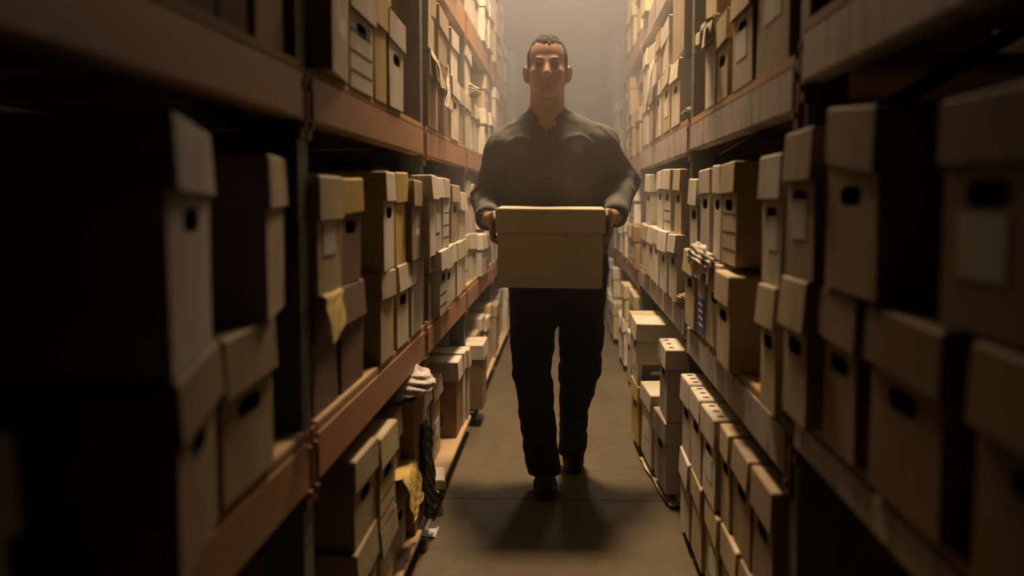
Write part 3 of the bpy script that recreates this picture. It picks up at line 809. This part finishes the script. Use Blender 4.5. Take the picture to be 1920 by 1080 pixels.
body += [cap(HIPL, KNL, .082, .058, .04), cap(KNL, ANL, .056, .036, .03), cap(HIPR, KNR, .082, .058, .04), cap(KNR, ANR, .056, .036, .03)]
body += [cap((ANL[0], 4.19, .045), (ANL[0] + .004, 4.0, .03), .035, .026, .03), cap((ANR[0], 4.52, .115), (ANR[0] + .004, 4.40, .04), .033, .026, .03)]
RES = .005
D, ax = field(body, (-.43, 3.78, -.01), (.35, 4.62, 1.84), RES)
man = net_obj('person', D, ax, RES, M['skin'], None, 1)
tag(man, 'man in dark shirt and black trousers walking with a box in both hands', 'person')

for e in (-1, 1):
    bm = bmesh.new(); bmesh.ops.create_uvsphere(bm, u_segments=16, v_segments=10, radius=.0115, matrix=Matrix.Translation((HX + e * .032, 4.0915, 1.678)))
    obj('eye', bm, M['eye'], man, smooth=True)

for e in (-1, 1):
    bm = bmesh.new()
    for k in range(9):
        t = k / 8
        bmesh.ops.create_uvsphere(bm, u_segments=8, v_segments=6, radius=.0034 - .0014 * abs(t - .4), matrix=Matrix.Translation((HX + e * (.014 + .036 * t), 4.0815 + .012 * t * t, 1.7005 + .006 * math.sin(t * 2.6))))
    obj('eyebrow', bm, M['hair'], man, smooth=True)

def wob(ax, f, ph=0):
    X = ax[0][:, None, None]; Yv = ax[1][None, :, None]; Z = ax[2][None, None, :]
    return np.sin(f * (X * .9 + Z * .5) + ph) * np.sin(f * (Z * 1.1 - Yv * .7) + 1.3 + ph) + .6 * np.sin(f * 1.9 * (X * .4 - Z * .8) + ph) * np.sin(f * 1.7 * (Yv + X * .5))

# hair: a close cropped cap with a receding hairline
hp = [ell((HX, 4.187, 1.705), (.0800, .101, .1025), .02)]
D, ax = field(hp, (HX - .12, 4.04, 1.58), (HX + .12, 4.34, 1.85), .0035)
X = ax[0][:, None, None] - HX; Yv = ax[1][None, :, None]; Z = ax[2][None, None, :]
D += .0022 * np.sin(190 * X) * np.sin(170 * Yv + 60 * Z) + .0018 * np.sin(320 * X + 90 * Yv) * np.sin(240 * Yv)
D -= .007 * np.exp(-((X / .035) ** 2 + ((Yv - 4.15) / .06) ** 2)) * np.clip((Z - 1.76) / .02, 0, 1)
front = 1.750 + .013 * np.exp(-((np.abs(X) - .038) / .015) ** 2) - .5 * np.clip(np.abs(X) - .055, 0, 1)
side = np.minimum(front - Z, np.maximum(4.128 + .012 * np.sin(40 * Z) - Yv, 1.638 - Z))
edge = np.clip(side / .02 + 1, 0, 1)
D += .004 * edge                                            # thins out towards the hairline
D = np.maximum(D, side * .8)
net_obj('hair', D.astype(np.float32), ax, .0035, M['hair'], man, 1)

# shirt
sh = [ell((-.055, 4.2, 1.30), (.205, .135, .19), .06), ell((-.048, 4.2, 1.10), (.192, .130, .22), .06), cap((-.15, 4.2, .99), (.06, 4.2, .99), .115, .115, .05)]
sh += [cap((-.20, 4.23, 1.28), (-.19, 4.23, 1.06), .075, .07, .05), cap((.10, 4.23, 1.28), (.125, 4.24, 1.06), .078, .072, .05)]
sh += [cap((-.13, 4.2, 1.462), (-.25, 4.2, 1.368), .060, .064, .05), cap((-.015, 4.2, 1.462), (.135, 4.2, 1.385), .060, .066, .05)]
sh += [cap(SHL, ELL, .074, .066, .03), cap(ELL, (WRL[0], WRL[1] + .015, WRL[2] + .002), .066, .043, .03), cap(SHR, ELR, .076, .062, .03), cap(ELR, (WRR[0], WRR[1] + .015, WRR[2] + .002), .064, .043, .03)]
D, ax = field(sh, (-.43, 3.90, .86), (.35, 4.45, 1.58), .006)
D += .0030 * wob(ax, 30) + .0012 * wob(ax, 71, 2)
Xs = ax[0][:, None, None]; Ys = ax[1][None, :, None]; Zs = ax[2][None, None, :]
def crease(u, p=5): return (1 - np.abs(np.sin(u))) ** p
arm = np.clip((np.abs(Xs + .055) - .13) / .06, 0, 1)
D -= .0065 * crease(30 * (np.abs(Xs + .05) * .8 + Zs * .9) + 1.6 * np.sin(16 * Xs + 6 * Zs) + 5 * Ys) * arm            # creases of the sleeves
D -= .0060 * crease(24 * (Zs + .62 * np.abs(Xs + .06)) + 1.2 * np.sin(22 * Xs + 3), 6) * np.clip((Zs - 1.34) / .05, 0, 1) * (1 - .5 * arm)
D -= .0050 * crease(15 * (Xs * .9 + Zs * .35) + 1.4 * np.sin(9 * Zs), 6) * np.clip((1.3 - Zs) / .1, 0, 1) * (1 - arm)
X = ax[0][:, None, None]; Yv = ax[1][None, :, None]; Z = ax[2][None, None, :]
nk = np.sqrt((X - HX) ** 2 + (Yv - 4.195) ** 2) - .071
D = np.maximum(D, -np.maximum(nk, 1.44 - Z))
vee = np.abs(X - HX) * 1.5 - (Z - 1.425)                 # open top button
D = np.maximum(D, -np.maximum(np.maximum(vee, nk - .03), Yv - 4.19))          # neck opening
D = np.maximum(D, .925 - Z + .004 * np.sin(20 * X))    # hem
shirt = net_obj('shirt', D.astype(np.float32), ax, .006, M['shirt'], man, 1)
# collar: two pointed wings round the neck
bm = bmesh.new(); rows = []
for k in range(33):
    a = R(-90 + 27) + (R(360) - R(54)) * k / 32
    ca, sa = math.cos(a), math.sin(a)
    fr = max(0, -sa)
    zt = 1.528 - .062 * fr ** 2.5; drop = .034 + .022 * fr ** 3
    rows.append([bm.verts.new((HX + (.074 + .003) * ca, 4.197 + .078 * sa, zt - .02)), bm.verts.new((HX + .076 * ca, 4.197 + .080 * sa, zt)), bm.verts.new((HX + .092 * ca, 4.197 + .098 * sa, zt - drop))])
for a, b_ in zip(rows, rows[1:]):
    for u in range(2): bm.faces.new((a[u], a[u + 1], b_[u + 1], b_[u]))
bmesh.ops.recalc_face_normals(bm, faces=bm.faces); bmesh.ops.solidify(bm, geom=bm.faces[:], thickness=.003)
obj('collar', bm, M['shirt'], shirt, smooth=True)
for wr, el in ((WRL, ELL), (WRR, ELR)):
    a = Vector(wr); d = (Vector(el) - a).normalized()
    bm = bmesh.new()
    q = d.to_track_quat('Z', 'Y').to_matrix().to_4x4(); q.translation = a - d * .004
    rr = []
    for z_, r_ in ((0, .040), (0, .047), (.03, .049), (.062, .050), (.066, .044)):
        rr.append([bm.verts.new(q @ Vector((r_ * math.cos(t * math.tau / 28), r_ * math.sin(t * math.tau / 28), z_))) for t in range(28)])
    for A, B in zip(rr, rr[1:]):
        for t in range(28): bm.faces.new((A[t], A[(t + 1) % 28], B[(t + 1) % 28], B[t]))
    obj('cuff', bm, M['shirt'], shirt, smooth=True)
for z_ in (1.42, 1.33, 1.24, 1.15):
    bm = bmesh.new(); yb = 4.2 - .135 * math.sqrt(max(.05, 1 - ((z_ - 1.30) / .19) ** 2)) if z_ > 1.3 else 4.2 - .135
    bmesh.ops.create_cone(bm, cap_ends=True, segments=14, radius1=.006, radius2=.005, depth=.006, matrix=Matrix.Translation((HX + .01, yb - .003, z_)) @ Matrix.Rotation(R(90), 4, 'X'))
    obj('button', bm, M['button'], shirt)

# trousers
tr = [ell((-.034, 4.21, .88), (.198, .132, .14), .05), cap((-.13, 4.21, .98), (.06, 4.21, .98), .108, .108, .05)]
tr += [cap(HIPL, (-.128, 4.12, .58), .106, .086, .04), cap((-.128, 4.12, .58), (-.129, 4.10, .48), .086, .076, .008), cap((-.129, 4.10, .48), (-.102, 4.11, .25), .076, .070, .008), cap((-.102, 4.11, .25), (-.077, 4.125, .02), .070, .067, .008)]
tr += [cap(HIPR, (.070, 4.21, .58), .110, .088, .04), cap((.070, 4.21, .58), (.060, 4.24, .47), .088, .084, .008), cap((.060, 4.24, .47), (.040, 4.33, .27), .084, .060, .008), cap((.040, 4.33, .27), (.034, 4.46, .06), .060, .060, .008)]
tr += [ell((.088, 4.2, .45), (.060, .05, .03), .02, (0, -30, 0))]
D, ax = field(tr, (-.30, 3.92, -.02), (.24, 4.62, 1.04), .006)
D += .0032 * wob(ax, 26, 1) + .002 * wob(ax, 60, 3)
X = ax[0][:, None, None]; Yv = ax[1][None, :, None]; Z = ax[2][None, None, :]
D = np.maximum(D, np.where(Yv < 4.24 + .25 * np.clip(Z, 0, .3), .062 - Z, .058 - Z + .20 * (Yv - 4.40)))   # hems
D = np.maximum(D, Z - 1.0)
net_obj('trousers', D.astype(np.float32), ax, .006, M['trousers'], man, 1)

# shoes
def shoe(pts, lo, hi, rotx, pivot):
    D, ax = field(pts, lo, hi, .004)
    Z = ax[2][None, None, :]
    D = np.maximum(D, .002 - Z)
    o = net_obj('shoe', D.astype(np.float32), ax, .004, M['shoe'], man, 1)
    if rotx:
        m = Matrix.Translation(pivot) @ Matrix.Rotation(R(rotx), 4, 'X') @ Matrix.Translation(-Vector(pivot))
        o.data.transform(m)
ax0 = ANL[0]
shoe([cap((ax0, 4.20, .034), (ax0 + .003, 4.06, .036), .036, .040, .03), cap((ax0 + .003, 4.06, .034), (ax0 + .010, 3.975, .026), .041, .034, .03), cap((ax0, 4.17, .05), (ax0, 4.15, .10), .034, .040, .03), ell((ax0 + .004, 4.08, .008), (.046, .148, .010), .01)],
     (ax0 - .07, 3.91, -.02), (ax0 + .08, 4.26, .16), 0, None)
bx = ANR[0]
shoe([cap((bx, 4.60, .034), (bx + .003, 4.46, .036), .036, .040, .03), cap((bx + .003, 4.46, .034), (bx + .008, 4.375, .026), .041, .034, .03), cap((bx, 4.57, .05), (bx, 4.55, .10), .034, .040, .03), ell((bx + .004, 4.48, .008), (.046, .148, .010), .01)],
     (bx - .07, 4.31, -.02), (bx + .08, 4.66, .16), 11, (bx, 4.36, .0))
